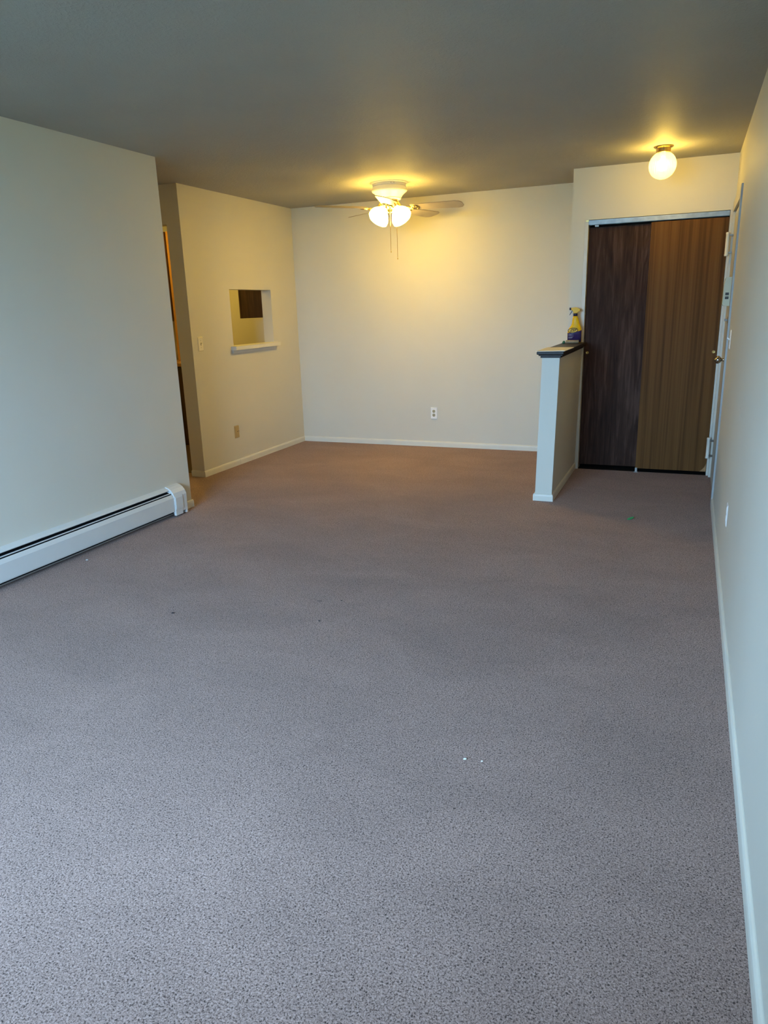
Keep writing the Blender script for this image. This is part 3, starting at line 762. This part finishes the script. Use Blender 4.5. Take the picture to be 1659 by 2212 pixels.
bm = bmesh.new(); lathe(bm, [(0, 0.216), (0.0175, 0.216), (0.0175, 0.236), (0.015, 0.238), (0, 0.238)], (0.002, 0, 0), 24)
obj('collar', bm, 'bottle_navy', sb, smooth=True)
bm = bmesh.new()
poly_prism(bm, [(-0.014, -0.011, 0.238), (0.018, -0.011, 0.238), (0.019, -0.011, 0.246), (0.036, -0.011, 0.255), (0.041, -0.011, 0.262), (0.036, -0.011, 0.271), (0.022, -0.011, 0.280), (0.004, -0.011, 0.285), (-0.034, -0.011, 0.282), (-0.034, -0.011, 0.266), (-0.024, -0.011, 0.260), (-0.018, -0.011, 0.252)], (0, 0.022, 0))
obj('spray_head', bm, 'bottle_yellow', sb, bevel=0.003)
bm = bmesh.new(); lathe(bm, [(0, 0.014), (0.009, 0.014), (0.010, 0.010), (0.010, 0), (0, 0)], (-0.0335, 0, 0.274), 16, (-1, 0, 0))
obj('nozzle', bm, 'bottle_navy', sb, smooth=True)
bm = bmesh.new(); poly_prism(bm, [(-0.019, -0.006, 0.262), (-0.028, -0.006, 0.261), (-0.047, -0.006, 0.224), (-0.043, -0.006, 0.223), (-0.028, -0.006, 0.244)], (0, 0.012, 0))
obj('trigger', bm, 'bottle_navy', sb, bevel=0.0015)
# cream card lying over the cap's end, a tube, a bit of green plastic
bm = bmesh.new()
bot = [(-0.985, 5.165), (-0.790, 5.200), (-0.785, 5.610), (-0.985, 5.625)]
poly_prism(bm, [(x, y, zt + 0.0004) for x, y in bot], (0, 0, 0.0035))
tag(obj('card_sheet', bm, 'card_cream'), 'cream cardboard sheet lying flat on the end of the half wall cap', 'cardboard')
tu = thing('cardboard_tube', 'tan hollow tube lying at the foot of the spray bottle', 'tube', (-0.885, 6.215, zt + 0.0135))
ax = Vector((1, 0.10, 0)).normalized()
bm = bmesh.new(); lathe(bm, [(0.0085, -0.054), (0.0130, -0.054), (0.0130, 0.050), (0.0085, 0.050), (0.0085, -0.054)], (0, 0, 0), 20, ax)
obj('tube_wall', bm, 'tube_tan', tu, smooth=True)
bm = bmesh.new(); lathe(bm, [(0, -0.048), (0.0086, -0.048), (0.0086, -0.044), (0, -0.044)], (0, 0, 0), 16, ax)
obj('tube_core', bm, 'socket_dark', tu)
bm = bmesh.new(); ell(bm, [(0, .011, .012, 0), (0.006, .012, .013, 0), (0.016, .010, .011, .001), (0.021, .005, .006, .002)], 16, 2.2)
o = obj('plastic_cap', bm, 'green_plastic', smooth=True); o.location = (-0.956, 6.215, zt)
tag(o, 'small dark green plastic cap at the open tube end', 'cap')

# ------------------------------------------------------------------ litter on the carpet
def flake(name, x, y, pts, mat, label, cat, t=0.002, z=0.004, group=None):
    bm = bmesh.new(); poly_prism(bm, [(a, b, 0) for a, b in pts], (0, 0, t))
    o = obj(name, bm, mat); o.location = (x, y, z)
    if name == 'lint_bit': o.scale = (0.65, 0.65, 0.65)
    tag(o, label, cat, group=group)
    return o
lf = flake('leaf_scrap', -0.269, 4.904, [(-.022, -.012), (-.008, -.014), (.016, .006), (.022, .020), (.006, .018), (-.014, .004)], 'leaf_green', 'small bright green scrap on the entry carpet', 'scrap', 0.004)
lf.rotation_euler = (0.25, -0.1, 0)
flake('paper_scrap', -0.566, 1.953, [(-.0045, -.003), (.002, -.0035), (.0055, .001), (.003, .004), (-.003, .002)], 'scrap_white', 'larger white crumb on the foreground carpet', 'scrap')
flake('paper_scrap', -0.511, 1.960, [(-.0025, -.002), (.002, -.002), (.003, .0015), (-.001, .0022)], 'scrap_white', 'tiny white crumb just beside the larger one', 'scrap')
flake('paper_scrap', -3.264, 3.097, [(-.006, -.004), (.005, -.004), (.006, .004), (-.004, .005)], 'scrap_white', 'white crumb in front of the heater', 'scrap')
flake('lint_bit', -2.245, 2.610, [(-.010, -.004), (.002, -.008), (.012, .002), (.003, .008), (-.006, .005)], 'lint_dark', 'largest dark lint bit on the carpet, nearest the heater', 'lint', 0.003)
flake('lint_bit', -1.517, 3.015, [(-.005, -.004), (.004, -.004), (.006, .004), (-.003, .005)], 'lint_dark', 'round dark lint speck mid carpet', 'lint', 0.003)
flake('lint_bit', -1.511, 2.760, [(-.008, -.003), (.006, -.004), (.008, .002), (-.004, .004)], 'lint_dark', 'dark lint fleck nearer than the round speck', 'lint', 0.003)
flake('lint_bit', -1.622, 2.975, [(-.018, -.006), (.014, .002), (.019, .006), (-.010, .000)], 'lint_dark', 'thin dark thread beside the round speck', 'lint', 0.002)
